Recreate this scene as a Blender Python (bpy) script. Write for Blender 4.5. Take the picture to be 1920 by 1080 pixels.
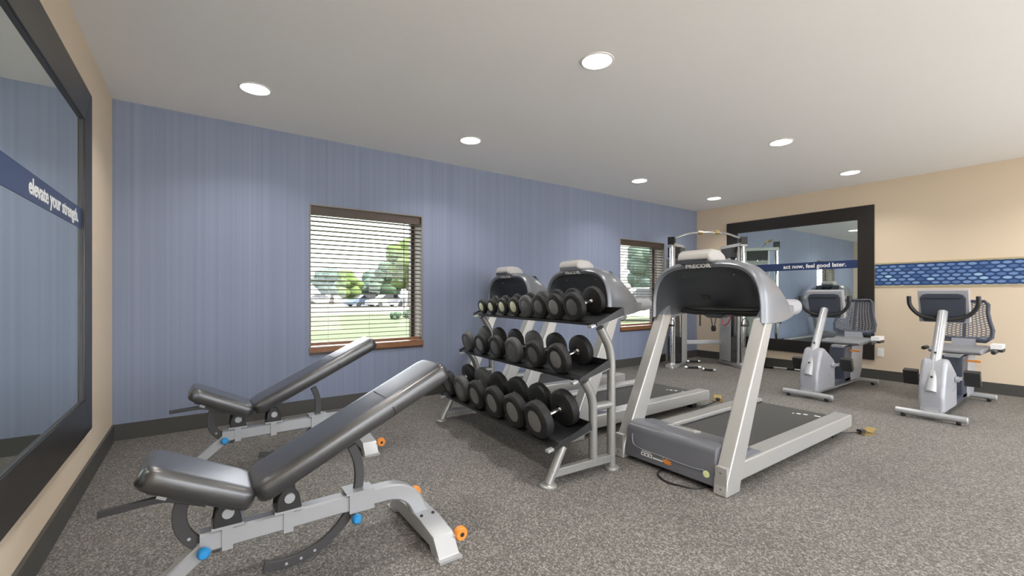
import bpy, bmesh, math, random
from mathutils import Vector, Matrix, Euler
random.seed(7)
R = math.radians
V = Vector
for o in list(bpy.data.objects): bpy.data.objects.remove(o)
scn = bpy.context.scene
col = scn.collection

# ---------------------------------------------------------------- camera, world, sun, exposure
H = 2.74                       # ceiling height
XL, XR, YB, YF = -0.57, 7.65, 4.71, -2.3
cam_d = bpy.data.cameras.new('camera'); cam = bpy.data.objects.new('camera', cam_d); col.objects.link(cam)
cam_d.sensor_width = 36.0; cam_d.lens = 36.0*821/1920
cam_d.shift_y = 12/1920; cam_d.clip_start = 0.05; cam_d.clip_end = 500
cam.location = (0, 0, 1.174); cam.rotation_euler = (R(90), 0, R(-35.5))
scn.camera = cam
vs = scn.view_settings
vs.view_transform = 'Standard'; vs.look = 'None'; vs.gamma = 1; vs.use_curve_mapping = False
vs.exposure = 0.30
LAMP = 7.5                     # watts of each downlight
w = bpy.data.worlds.new('sky'); scn.world = w; w.use_nodes = True
bg = w.node_tree.nodes['Background']; bg.inputs[0].default_value = (0.90, 0.94, 1.0, 1); bg.inputs[1].default_value = 6.5
sun_d = bpy.data.lights.new('sun', 'SUN'); sun = bpy.data.objects.new('sun', sun_d); col.objects.link(sun)
sun_d.energy = 20.0; sun_d.angle = R(2); sun_d.color = (1, .95, .85); sun.rotation_euler = (R(40), 0, R(28)); sun.location = (0, -4, 9)

# ---------------------------------------------------------------- materials
MATS = {}
def mat(name, c, rough=.5, metal=0., var=.06, scale=8., bump=0., bscale=200., coat=0., spec=.5, emit=None, estr=0.):
    m = bpy.data.materials.new(name); m.use_nodes = True; nt = m.node_tree; N = nt.nodes; L = nt.links
    p = N['Principled BSDF']; p.inputs['Roughness'].default_value = rough; p.inputs['Metallic'].default_value = metal
    p.inputs['Specular IOR Level'].default_value = spec
    p.inputs['Coat Weight'].default_value = coat; p.inputs['Coat Roughness'].default_value = .26
    tc = N.new('ShaderNodeTexCoord'); no = N.new('ShaderNodeTexNoise'); no.inputs['Scale'].default_value = scale; no.inputs['Detail'].default_value = 3
    L.new(tc.outputs['Object'], no.inputs['Vector'])
    mx = N.new('ShaderNodeMix'); mx.data_type = 'RGBA'
    mx.inputs['A'].default_value = tuple(x*(1-var) for x in c)+(1,); mx.inputs['B'].default_value = tuple(min(1, x*(1+var)) for x in c)+(1,)
    L.new(no.outputs['Fac'], mx.inputs['Factor']); L.new(mx.outputs['Result'], p.inputs['Base Color'])
    if bump:
        n2 = N.new('ShaderNodeTexNoise'); n2.inputs['Scale'].default_value = bscale; L.new(tc.outputs['Object'], n2.inputs['Vector'])
        b = N.new('ShaderNodeBump'); b.inputs['Strength'].default_value = bump; b.inputs['Distance'].default_value = .002
        L.new(n2.outputs['Fac'], b.inputs['Height']); L.new(b.outputs['Normal'], p.inputs['Normal'])
    if emit:
        p.inputs['Emission Color'].default_value = emit+(1,); p.inputs['Emission Strength'].default_value = estr
    MATS[name] = m
    return m
mat('ceiling', (.86, .855, .85), .9, var=.01, scale=3)
mat('beige', (.68, .565, .425), .8, var=.02, scale=2, bump=.15, bscale=300)
mat('base', (.062, .060, .055), .45, var=.08)
mat('frame', (.020, .017, .015), .33, var=.15, scale=4)
mat('wood', (.24, .105, .042), .4, var=.25, scale=25)
mat('darkwood', (.065, .040, .027), .45, var=.2, scale=25)
mat('jamb', (.24, .215, .185), .6, var=.05)
mat('bronze', (.05, .038, .03), .4, var=.1)
mat('slat', (.15, .115, .09), .45, var=.12, scale=15)
mat('cord', (.5, .45, .38), .8)
mat('band', (.024, .045, .13), .3, var=.05)
mat('white', (.85, .85, .83), .5, var=.02)
mat('rail', (.42, .36, .22), .5)
mat('vinyl', (.020, .020, .022), .36, var=.1, scale=20, bump=.12, bscale=350, coat=1.0, spec=.8)
mat('stitch', (.012, .012, .012), .6)
mat('silver', (.43, .44, .455), .33, .35, var=.03)
mat('silverb', (.46, .455, .44), .32, .45, var=.03)
mat('rackgrey', (.34, .34, .33), .32, .45, var=.05)
mat('chrome', (.82, .82, .83), .12, 1., var=.02)
mat('blackmetal', (.022, .022, .023), .4, var=.15)
mat('charcoal', (.050, .049, .050), .5, var=.1)
mat('rubber', (.013, .013, .013), .6, var=.2, scale=30, bump=.2, bscale=150, spec=.35)
mat('rubbergrey', (.065, .065, .065), .55, var=.2, scale=30)
mat('caplight', (.62, .60, .42), .35, .2, var=.1, scale=30)
mat('capgrey', (.20, .20, .195), .4, .3, var=.15, scale=40)
mat('capdark', (.10, .10, .105), .45, .2, var=.15, scale=40)
mat('tray', (.016, .016, .017), .4, var=.15)
mat('blueknob', (.03, .26, .58), .3)
mat('orange', (.80, .28, .045), .4)
mat('tmgrey', (.145, .15, .172), .33, .1, var=.05, coat=.2)
mat('tmshell', (.20, .21, .235), .30, .2, var=.05, coat=.3)
mat('tmdark', (.045, .050, .060), .38, var=.1)
mat('tmlight', (.40, .41, .44), .33, .1, var=.03)
mat('pod', (.47, .455, .44), .4, var=.03)
mat('belt', (.055, .054, .052), .65, var=.15, scale=60, bump=.2, bscale=500)
mat('decal', (.80, .80, .80), .5)
mat('sticker', (.72, .78, .40), .5, var=.1, scale=60)
mat('badge', (.62, .62, .60), .3, .4)
mat('screen', (.01, .012, .016), .1)
mat('bikegrey', (.37, .38, .415), .35, .1, var=.03, coat=.2)
mat('bikenavy', (.050, .058, .082), .4, var=.08)
mat('seatgrey', (.20, .205, .22), .55, var=.08)
mat('meshgrey', (.16, .16, .18), .6, var=.1)
mat('whiteplastic', (.82, .82, .82), .35, var=.02)
mat('gymgrey', (.46, .46, .45), .35, .4, var=.05)
mat('gympanel', (.42, .42, .41), .45, .3, var=.06)
mat('plate', (.06, .06, .062), .5, .2)
mat('red', (.55, .03, .05), .5)
mat('brass', (.40, .30, .12), .35, .8, var=.1, scale=40)
mat('grass', (.034, .050, .012), .9, var=.3, scale=1.2)
mat('asphalt', (.085, .083, .080), .9, var=.08, scale=.6)
mat('bounceconcrete', (.44, .43, .41), .9, var=.06, scale=.6)  # pale tone chosen so unseen ground bounces daylight to the ceiling
mat('leaf', (.022, .050, .022), .8, var=.4, scale=4)
mat('leafbright', (.050, .085, .012), .8, var=.3, scale=4)
mat('leafblue', (.035, .065, .050), .8, var=.3, scale=4)
mat('bark', (.10, .07, .05), .9)
mat('carwhite', (.75, .75, .76), .25, var=.02, coat=.5)
mat('carblue', (.07, .10, .16), .25, var=.02, coat=.5)
mat('cargrey', (.22, .23, .24), .25, var=.02, coat=.5)
mat('carred', (.42, .05, .05), .25, var=.02, coat=.5)
mat('brickwall', (.45, .30, .26), .85, var=.1)
mat('roofgrey', (.20, .20, .21), .8)
mat('lens', (.9, .9, .88), .4, emit=(1.0, .965, .92), estr=9)

def nodes(name):
    m = bpy.data.materials.new(name); m.use_nodes = True; MATS[name] = m
    return m.node_tree.nodes, m.node_tree.links, m.node_tree.nodes['Principled BSDF']
# blue wallpaper with fine vertical streaks
N, L, P = nodes('wallpaper'); P.inputs['Roughness'].default_value = .7
tc = N.new('ShaderNodeTexCoord'); mp = N.new('ShaderNodeMapping'); mp.inputs['Scale'].default_value = (38, 1, .12)
n1 = N.new('ShaderNodeTexNoise'); n1.inputs['Scale'].default_value = 1; n1.inputs['Detail'].default_value = 4; n1.inputs['Roughness'].default_value = .6
rp = N.new('ShaderNodeValToRGB'); rp.color_ramp.elements[0].position = .3; rp.color_ramp.elements[1].position = .72
rp.color_ramp.elements[0].color = (.206, .240, .340, 1); rp.color_ramp.elements[1].color = (.252, .288, .395, 1)
L.new(tc.outputs['Object'], mp.inputs[0]); L.new(mp.outputs[0], n1.inputs['Vector']); L.new(n1.outputs['Fac'], rp.inputs[0]); L.new(rp.outputs[0], P.inputs['Base Color'])
# speckled rubber floor
N, L, P = nodes('floor'); P.inputs['Roughness'].default_value = .62; P.inputs['Specular IOR Level'].default_value = .35
tc = N.new('ShaderNodeTexCoord')
v1 = N.new('ShaderNodeTexVoronoi'); v1.inputs['Scale'].default_value = 150
L.new(tc.outputs['Object'], v1.inputs['Vector'])
bw_ = N.new('ShaderNodeRGBToBW'); L.new(v1.outputs['Color'], bw_.inputs[0])
rp = N.new('ShaderNodeValToRGB'); e = rp.color_ramp.elements
e[0].position = .15; e[0].color = (.088, .081, .074, 1); e[1].position = .9; e[1].color = (.38, .358, .33, 1)
e2 = rp.color_ramp.elements.new(.55); e2.color = (.175, .163, .152, 1)
L.new(bw_.outputs[0], rp.inputs[0])
n2 = N.new('ShaderNodeTexNoise'); n2.inputs['Scale'].default_value = 1.3; L.new(tc.outputs['Object'], n2.inputs['Vector'])
mx = N.new('ShaderNodeMix'); mx.data_type = 'RGBA'; mx.blend_type = 'MULTIPLY'; mx.inputs['Factor'].default_value = .25
L.new(rp.outputs[0], mx.inputs['A']); L.new(n2.outputs['Fac'], mx.inputs['B']); L.new(mx.outputs['Result'], P.inputs['Base Color'])
b = N.new('ShaderNodeBump'); b.inputs['Strength'].default_value = .3; b.inputs['Distance'].default_value = .002
L.new(bw_.outputs[0], b.inputs['Height']); L.new(b.outputs['Normal'], P.inputs['Normal'])
# mirrors
N, L, P = nodes('mirror'); P.inputs['Metallic'].default_value = 1; P.inputs['Roughness'].default_value = .015
tc = N.new('ShaderNodeTexCoord'); n1 = N.new('ShaderNodeTexNoise'); n1.inputs['Scale'].default_value = 2; L.new(tc.outputs['Object'], n1.inputs['Vector'])
mx = N.new('ShaderNodeMix'); mx.data_type = 'RGBA'; mx.inputs['A'].default_value = (.86, .95, .92, 1); mx.inputs['B'].default_value = (.88, .96, .93, 1)
L.new(n1.outputs['Fac'], mx.inputs['Factor']); L.new(mx.outputs['Result'], P.inputs['Base Color'])
# window glass
m = bpy.data.materials.new('glass'); m.use_nodes = True; MATS['glass'] = m; N = m.node_tree.nodes; L = m.node_tree.links
N.remove(N['Principled BSDF']); t = N.new('ShaderNodeBsdfTransparent'); t.inputs[0].default_value = (.95, .95, .95, 1)
g = N.new('ShaderNodeBsdfGlossy'); g.inputs['Roughness'].default_value = .02; lw_ = N.new('ShaderNodeLayerWeight'); lw_.inputs[0].default_value = .5
pw = N.new('ShaderNodeMath'); pw.operation = 'POWER'; pw.inputs[1].default_value = 5; L.new(lw_.outputs['Facing'], pw.inputs[0])
fr = N.new('ShaderNodeMath'); fr.operation = 'MULTIPLY_ADD'; fr.inputs[1].default_value = .9; fr.inputs[2].default_value = .04; L.new(pw.outputs[0], fr.inputs[0])
ms = N.new('ShaderNodeMixShader'); L.new(fr.outputs[0], ms.inputs[0]); L.new(t.outputs[0], ms.inputs[1]); L.new(g.outputs[0], ms.inputs[2]); L.new(ms.outputs[0], N['Material Output'].inputs[0])
# printed border: staggered rows of pale lozenges on deep blue (object coords: Y along, Z up)
N, L, P = nodes('border'); P.inputs['Roughness'].default_value = .5
def mth(op, a, b=None, c=None):
    n = N.new('ShaderNodeMath'); n.operation = op
    for i, x in enumerate((a, b, c)):
        if x is None: continue
        if isinstance(x, (int, float)): n.inputs[i].default_value = x
        else: L.new(x, n.inputs[i])
    return n.outputs[0]
tc = N.new('ShaderNodeTexCoord'); sp = N.new('ShaderNodeSeparateXYZ'); L.new(tc.outputs['Object'], sp.inputs[0])
vv = mth('DIVIDE', sp.outputs[2], .0445); row = mth('FLOOR', vv); fv = mth('SUBTRACT', mth('SUBTRACT', vv, row), .5)
odd = mth('MULTIPLY', mth('ABSOLUTE', mth('MODULO', row, 2)), .5)
uu = mth('ADD', mth('DIVIDE', sp.outputs[1], .094), odd); cu = mth('FLOOR', uu); fu = mth('SUBTRACT', mth('SUBTRACT', uu, cu), .5)
dd = mth('ADD', mth('POWER', mth('ABSOLUTE', mth('DIVIDE', fu, .43)), 1.6), mth('POWER', mth('ABSOLUTE', mth('DIVIDE', fv, .40)), 1.9))
mask = mth('SMOOTH_MIN', mth('MAXIMUM', mth('MULTIPLY', mth('SUBTRACT', 1, dd), 5), 0), 1, .05)
cx = N.new('ShaderNodeCombineXYZ'); L.new(cu, cx.inputs[0]); L.new(row, cx.inputs[1])
wn = N.new('ShaderNodeTexWhiteNoise'); wn.noise_dimensions = '3D'; L.new(cx.outputs[0], wn.inputs['Vector'])
rp = N.new('ShaderNodeValToRGB'); e = rp.color_ramp.elements
e[0].position = 0; e[0].color = (.030, .090, .25, 1); e[1].position = 1; e[1].color = (.42, .68, .85, 1)
e2 = e.new(.45); e2.color = (.13, .23, .48, 1); e3 = e.new(.85); e3.color = (.20, .33, .56, 1)
L.new(wn.outputs['Value'], rp.inputs[0])
mx = N.new('ShaderNodeMix'); mx.data_type = 'RGBA'; mx.inputs['A'].default_value = (.016, .050, .155, 1)
L.new(mask, mx.inputs['Factor']); L.new(rp.outputs[0], mx.inputs['B']); L.new(mx.outputs['Result'], P.inputs['Base Color'])

# ---------------------------------------------------------------- mesh helpers
def fil(pts, rad, n=5):
    """round the corners of a polyline"""
    pts = [V(p) for p in pts]; out = [pts[0]]
    for i in range(1, len(pts)-1):
        a, b, c = pts[i-1], pts[i], pts[i+1]
        d1 = (a-b); d2 = (c-b); r1 = min(rad, d1.length*.49); r2 = min(rad, d2.length*.49)
        p = b+d1.normalized()*r1; q = b+d2.normalized()*r2
        for k in range(n+1):
            t = k/n; out.append(p*(1-t)**2+b*2*t*(1-t)+q*t*t)
    out.append(pts[-1]); return out

class B:
    def __init__(s): s.bm = bmesh.new(); s.bv = False
    def _add(s, verts, faces, M=None):
        vs_ = [s.bm.verts.new((M @ V(v)) if M else V(v)) for v in verts]; fs = []
        for f in faces:
            try: fs.append(s.bm.faces.new([vs_[i] for i in f]))
            except ValueError: pass
        return vs_, fs
    def _bev(s, fs, bev, seg, ang=30):
        if bev <= 0: return
        s.bv = True
        es = set(e for f in fs for e in f.edges)
        es = [e for e in es if len(e.link_faces) == 2 and e.calc_face_angle(0) > R(ang)]
        bmesh.ops.bevel(s.bm, geom=es, offset=bev, segments=seg, profile=.5, affect='EDGES', clamp_overlap=True)
    def box(s, c, d, bev=0, seg=2, M=None, rot=None):
        x, y, z = (q/2 for q in d)
        T = Matrix.Translation(V(c))
        if rot: T = T @ Euler(rot).to_matrix().to_4x4()
        if M: T = M @ T
        vs_ = [(-x,-y,-z),(x,-y,-z),(x,y,-z),(-x,y,-z),(-x,-y,z),(x,-y,z),(x,y,z),(-x,y,z)]
        v, f = s._add(vs_, [(3,2,1,0),(4,5,6,7),(0,1,5,4),(1,2,6,5),(2,3,7,6),(3,0,4,7)], T)
        s._bev(f, bev, seg); return s
    def b2(s, a, b, bev=0, seg=2):
        return s.box([(i+j)/2 for i, j in zip(a, b)], [abs(j-i) for i, j in zip(a, b)], bev, seg)
    def prism(s, poly, y0, y1, bev=0, seg=2, axes='xz', M=None, ang=30):
        """polygon in two axes extruded along the third"""
        def mk(p, t):
            if axes == 'xz': return (p[0], t, p[1])
            if axes == 'yz': return (t, p[0], p[1])
            return (p[0], p[1], t)
        n = len(poly); vs_ = [mk(p, y0) for p in poly]+[mk(p, y1) for p in poly]
        fs = [tuple(range(n)), tuple(range(2*n-1, n-1, -1))]+[(i, n+i, n+(i+1) % n, (i+1) % n) for i in range(n)]
        v, f = s._add(vs_, fs, M); bmesh.ops.recalc_face_normals(s.bm, faces=f)
        s._bev(f, bev, seg, ang); return s
    def sweep(s, pts, prof, up=(0,0,1), caps=True, closed=False, scl=None, M=None):
        """profile [(a,b)] carried along pts; a runs along side, b along the up-ish normal"""
        pts = [V(p) for p in pts]; n = len(pts); k = len(prof); vs_ = []; up = V(up); prev = None
        for i, p in enumerate(pts):
            if closed: t = pts[(i+1) % n]-pts[i-1]
            else: t = (pts[min(i+1, n-1)]-pts[max(i-1, 0)])
            t.normalize()
            if prev is None:
                u = up-t*up.dot(t)
                if u.length < 1e-4: u = V((1,0,0))-t*t.x
                if u.length < 1e-4: u = V((0,1,0))-t*t.y
            else: u = prev-t*prev.dot(t)
            u.normalize(); prev = u; sd = t.cross(u); g = scl[i] if scl else 1
            for a, b in prof: vs_.append(p+sd*a*g+u*b*g)
        fs = []
        for i in range(n if closed else n-1):
            j = (i+1) % n
            for q in range(k): fs.append((i*k+q, i*k+(q+1) % k, j*k+(q+1) % k, j*k+q))
        if caps and not closed: fs += [tuple(range(k-1, -1, -1)), tuple((n-1)*k+q for q in range(k))]
        v, f = s._add(vs_, fs, M); bmesh.ops.recalc_face_normals(s.bm, faces=f); return s
    def tube(s, pts, r, n=10, closed=False, caps=True, scl=None, up=(0,0,1), M=None, ry=None):
        ry = ry or r
        return s.sweep(pts, [(r*math.cos(2*math.pi*i/n), ry*math.sin(2*math.pi*i/n)) for i in range(n)], up, caps, closed, scl, M)
    def rect(s, pts, wd, ht, up=(0,0,1), M=None, ch=.12):
        a, b = wd/2, ht/2; c = min(a, b)*ch*2
        return s.sweep(pts, [(-a+c,-b),(a-c,-b),(a,-b+c),(a,b-c),(a-c,b),(-a+c,b),(-a,b-c),(-a,-b+c)], up, M=M)
    def lathe(s, prof, o=(0,0,0), d=(0,0,1), n=20, M=None):
        """prof [(r,h)] about axis d through o; ends close by themselves"""
        d = V(d).normalized(); a = d.orthogonal().normalized(); b = d.cross(a); o = V(o); vs_ = []; k = len(prof)
        for i in range(n):
            c, sn = math.cos(2*math.pi*i/n), math.sin(2*math.pi*i/n)
            for r, h in prof: vs_.append(o+d*h+(a*c+b*sn)*r)
        fs = [(i*k+j, ((i+1) % n)*k+j, ((i+1) % n)*k+j+1, i*k+j+1) for i in range(n) for j in range(k-1)]
        if prof[0][0] > 1e-6: fs.append(tuple(i*k for i in range(n)))
        if prof[-1][0] > 1e-6: fs.append(tuple(i*k+k-1 for i in range(n)))
        v, f = s._add(vs_, fs, M)
        bmesh.ops.remove_doubles(s.bm, verts=v, dist=1e-6)
        f = [x for x in f if x.is_valid]; bmesh.ops.recalc_face_normals(s.bm, faces=f); return s
    def loft(s, rings, ring_closed=True, cap0=True, cap1=True, M=None):
        k = len(rings[0]); vs_ = [p for r in rings for p in r]; fs = []
        for i in range(len(rings)-1):
            for q in range(k if ring_closed else k-1):
                fs.append((i*k+q, i*k+(q+1) % k, (i+1)*k+(q+1) % k, (i+1)*k+q))
        if cap0: fs.append(tuple(range(k-1, -1, -1)))
        if cap1: fs.append(tuple((len(rings)-1)*k+q for q in range(k)))
        v, f = s._add(vs_, fs, M); bmesh.ops.recalc_face_normals(s.bm, faces=f); return s
    def build(s, name, m, parent=None, ang=35, loc=None, sub=0):
        me = bpy.data.meshes.new(name); s.bm.to_mesh(me); s.bm.free()
        me.materials.append(MATS[m]); me.shade_smooth(); me.set_sharp_from_angle(angle=R(ang))
        o = bpy.data.objects.new(name, me); col.objects.link(o)
        if parent: o.parent = parent
        if loc: o.location = loc
        if s.bv:
            md = o.modifiers.new('weighted_normal', 'WEIGHTED_NORMAL'); md.keep_sharp = True; md.weight = 100
        if sub:
            md = o.modifiers.new('subdivision', 'SUBSURF'); md.levels = sub; md.render_levels = sub
        return o

def tag(o, label=None, cat=None, group=None, kind=None):
    if label: o['label'] = label
    if cat: o['category'] = cat
    if group: o['group'] = group
    if kind: o['kind'] = kind
    return o
def empty(name, loc=(0,0,0), rz=0, label=None, cat=None, group=None, kind=None):
    o = bpy.data.objects.new(name, None); o.empty_display_size = .1; col.objects.link(o)
    o.location = loc; o.rotation_euler = (0, 0, rz); return tag(o, label, cat, group, kind)
def copy_tree(o, parent=None):
    c = o.copy(); col.objects.link(c); c.parent = parent
    for ch in list(o.children): copy_tree(ch, c)
    return c
def text(name, body, size, m, parent, M, bold=0., ext=.0006, width=None):
    cu = bpy.data.curves.new(name, 'FONT'); cu.body = body; cu.size = size; cu.align_x = 'CENTER'; cu.align_y = 'CENTER'; cu.extrude = ext; cu.offset = bold; cu.resolution_u = 3
    ob = bpy.data.objects.new(name+'_tmp', cu); col.objects.link(ob); bpy.context.view_layer.update()
    me = bpy.data.meshes.new_from_object(ob.evaluated_get(bpy.context.evaluated_depsgraph_get())); me.name = name
    bpy.data.objects.remove(ob); bpy.data.curves.remove(cu)
    if width:
        xs = [v.co.x for v in me.vertices]; k = width/(max(xs)-min(xs))
        for v in me.vertices: v.co.x *= k
    me.transform(M); me.materials.clear(); me.materials.append(MATS[m])
    o = bpy.data.objects.new(name, me); col.objects.link(o); o.parent = parent; return o
def axesM(o, x, y):
    x = V(x).normalized(); y = V(y).normalized(); z = x.cross(y)
    return Matrix(((x.x, y.x, z.x, o[0]), (x.y, y.y, z.y, o[1]), (x.z, y.z, z.z, o[2]), (0,0,0,1)))

# ---------------------------------------------------------------- the room
S = lambda o: tag(o, kind='structure')
S(B().b2((XL-.2, YF-.2, -.12), (XR+.2, YB+.32, 0)).build('floor', 'floor'))
S(B().b2((XL-.2, YF-.2, H), (XR+.2, YB+.32, H+.25)).build('ceiling', 'ceiling'))
S(B().b2((XL-.2, YF-.2, 0), (XL, YB+.3, H)).build('wall_left', 'beige'))
S(B().b2((XR, YF-.2, 0), (XR+.2, YB+.3, H)).build('wall_right', 'beige'))
FILL_WIN = [(-.2, 3.3), (3.8, 7.3)]; FZ0, FZ1 = .12, 2.5  # unseen front windows, added so extra daylight fills the room
b = B(); b.b2((XL, YF-.2, 0), (XR, YF, FZ0)).b2((XL, YF-.2, FZ1), (XR, YF, H))
b.b2((XL, YF-.2, FZ0), (FILL_WIN[0][0], YF, FZ1)).b2((FILL_WIN[0][1], YF-.2, FZ0), (FILL_WIN[1][0], YF, FZ1)).b2((FILL_WIN[1][1], YF-.2, FZ0), (XR, YF, FZ1))
S(b.build('wall_front', 'beige'))
for i, (x0, x1) in enumerate(FILL_WIN):
    wn = empty('window_%d' % (i+3), ((x0+x1)/2, YF, FZ0), kind='structure'); hw = (x1-x0)/2; hh = FZ1-FZ0  # added window unit behind the camera, lets in fill daylight
    B().b2((-hw, -.14, 0), (-hw+.05, -.08, hh)).b2((hw-.05, -.14, 0), (hw, -.08, hh)).b2((-hw, -.14, 0), (hw, -.08, .05)).b2((-hw, -.14, hh-.05), (hw, -.08, hh)).b2((-.03, -.14, 0), (.03, -.08, hh)).build('window_frame', 'bronze', wn)
    B().b2((-hw+.045, -.112, .045), (hw-.045, -.107, hh-.045)).build('pane', 'glass', wn)
WZ0, WZ1, WD = .60, 2.075, .30
WIN = [(.89, 2.092), (5.49, 6.655)]
b = B()
b.b2((XL, YB, 0), (XR, YB+WD, WZ0)).b2((XL, YB, WZ1), (XR, YB+WD, H))
b.b2((XL, YB, WZ0), (WIN[0][0], YB+WD, WZ1)).b2((WIN[0][1], YB, WZ0), (WIN[1][0], YB+WD, WZ1)).b2((WIN[1][1], YB, WZ0), (XR, YB+WD, WZ1))
S(b.build('wall_back', 'wallpaper'))
BH = .13
def basebd(name, a, c):
    b = B(); b.b2(a, c, .004, 2); S(b.build(name, 'base'))
basebd('baseboard_back', (XL, YB-.016, 0), (XR, YB+.004, BH))
basebd('baseboard_left', (XL-.004, YF, 0), (XL+.016, YB-.016, BH))
basebd('baseboard_right', (XR-.016, YF, 0), (XR+.004, YB-.016, BH))
basebd('baseboard_front', (XL+.016, YF-.004, 0), (XR-.016, YF+.016, BH))
# printed border on the right wall with thin rails
tr = empty('trim_1', (XR, 0, 1.44), kind='structure')
B().b2((-.004, YF, -.145), (.002, 2.026, .145)).build('printed_band', 'border', tr)
B().b2((-.012, YF, .145), (.002, 2.026, .165), .003).build('upper_rail', 'rail', tr)
B().b2((-.012, YF, -.165), (.002, 2.026, -.145), .003).build('lower_rail', 'rail', tr)

# windows and blinds
def window(i, x0, x1):
    wn = empty('window_%d' % (i+1), ((x0+x1)/2, YB, WZ0), kind='structure'); hw = (x1-x0)/2; hh = WZ1-WZ0
    y0, y1 = .22, .28
    B().b2((-hw, y0, 0), (-hw+.05, y1, hh), .004).b2((hw-.05, y0, 0), (hw, y1, hh), .004).b2((-hw+.05, y0, 0), (hw-.05, y1, .05), .004).b2((-hw+.05, y0, hh-.05), (hw-.05, y1, hh), .004).build('window_frame', 'bronze', wn)
    B().b2((-hw+.045, .246, .045), (hw-.045, .252, hh-.045)).build('pane', 'glass', wn)
    for s in (-1, 1):
        B().b2((s*hw-s*.012, .0, .04), (s*hw+s*.002, y0, hh-.012)).build('jamb', 'jamb', wn)
    B().b2((-hw, .0, hh-.012), (hw, y0, hh+.002)).build('head_liner', 'jamb', wn)
    B().b2((-hw-.004, -.022, -.006), (hw+.004, y0, .045), .006).build('sill', 'wood', wn)
    B().b2((-hw-.002, -.010, -.030), (hw+.002, .004, -.004), .003).build('sill_apron', 'darkwood', wn)
for i, (a, c) in enumerate(WIN): window(i, a, c)
def make_blind(x0, x1):
    hw = (x1-x0)/2-.016; hh = WZ1-WZ0
    r = empty('window_blind', ((x0+x1)/2, YB+.055, WZ0))
    B().box((0, 0, hh-.055), (2*hw, .055, .085), .006).build('head_rail', 'darkwood', r)
    B().box((0, 0, .072), (2*hw, .05, .03), .006).build('bottom_rail', 'wood', r)
    me = None; n = 28; z0 = .115; z1 = hh-.115
    for k in range(n):
        z = z0+(z1-z0)*k/(n-1)
        if me is None:
            o = B().box((0, 0, 0), (2*hw, .048, .0032), .0012, 1, rot=(R(-10), 0, 0)).build('slat', 'slat', r); me = o.data
        else:
            o = bpy.data.objects.new('slat', me); col.objects.link(o); o.parent = r
        o.location = (0, 0, z)
    for x in (-hw*.72, 0, hw*.72):
        B().tube([(x, -.026, .06), (x, -.026, hh-.09)], .0016, 5).build('ladder_cord', 'cord', r)
    B().tube([(hw*.66, -.034, hh-.1), (hw*.66, -.036, hh*.28)], .004, 6).build('tilt_wand', 'darkwood', r)
    return r
tag(make_blind(*WIN[0]), 'open brown slatted blind in the window above the weight benches', 'blind', 'window blinds')
tag(make_blind(*WIN[1]), 'open brown slatted blind in the window behind the treadmills near the corner', 'blind', 'window blinds')

# recessed downlights
def downlight():
    r = empty('recessed_light', (0, 0, H))
    B().lathe([(.098, .002), (.098, -.006), (.105, -.007), (.112, -.004), (.113, .002)], n=32).build('trim_ring', 'white', r)
    B().lathe([(.0985, .001), (.0985, -.004), (.09, -.0055), (0, -.0055)], n=32).build('lens', 'lens', r)
    ld = bpy.data.lights.new('lamp_glow', 'AREA'); ld.shape = 'DISK'; ld.size = .17; ld.energy = LAMP; ld.spread = R(125); ld.color = (1.0, .96, .90)
    lo = bpy.data.objects.new('lamp_glow', ld); col.objects.link(lo); lo.parent = r; lo.location = (0, 0, -.009)
    return r
LP = [(.344, 3.85, 'round recessed ceiling light over the weight benches by the corner of the blue wall'),
      (2.24, 3.87, 'round recessed ceiling light over the far end of the dumbbell rack'),
      (4.93, 3.89, 'round recessed ceiling light beside the blue wall, over the tail of the wall-side treadmill'),
      (6.83, 3.90, 'round recessed ceiling light in front of the corner cable gym'),
      (2.17, 2.06, 'round recessed ceiling light over the near end of the dumbbell rack'),
      (4.87, 2.06, 'round recessed ceiling light over the floor behind the treadmills'),
      (6.81, 2.06, 'round recessed ceiling light by the cream wall, over the exercise bikes'),
      (.344, 2.06, None), (.344, .25, None), (2.2, .25, None), (4.87, .25, None), (6.81, .25, None),
      (.344, -1.5, None), (2.2, -1.5, None), (4.87, -1.5, None), (6.81, -1.5, None)]
dl = downlight()
for i, (x, y, lb) in enumerate(LP):
    o = dl if i == 0 else copy_tree(dl)
    o.location = (x, y, H); tag(o, lb or 'round recessed ceiling light in the open half of the room', 'ceiling light', 'recessed ceiling lights')

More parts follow.
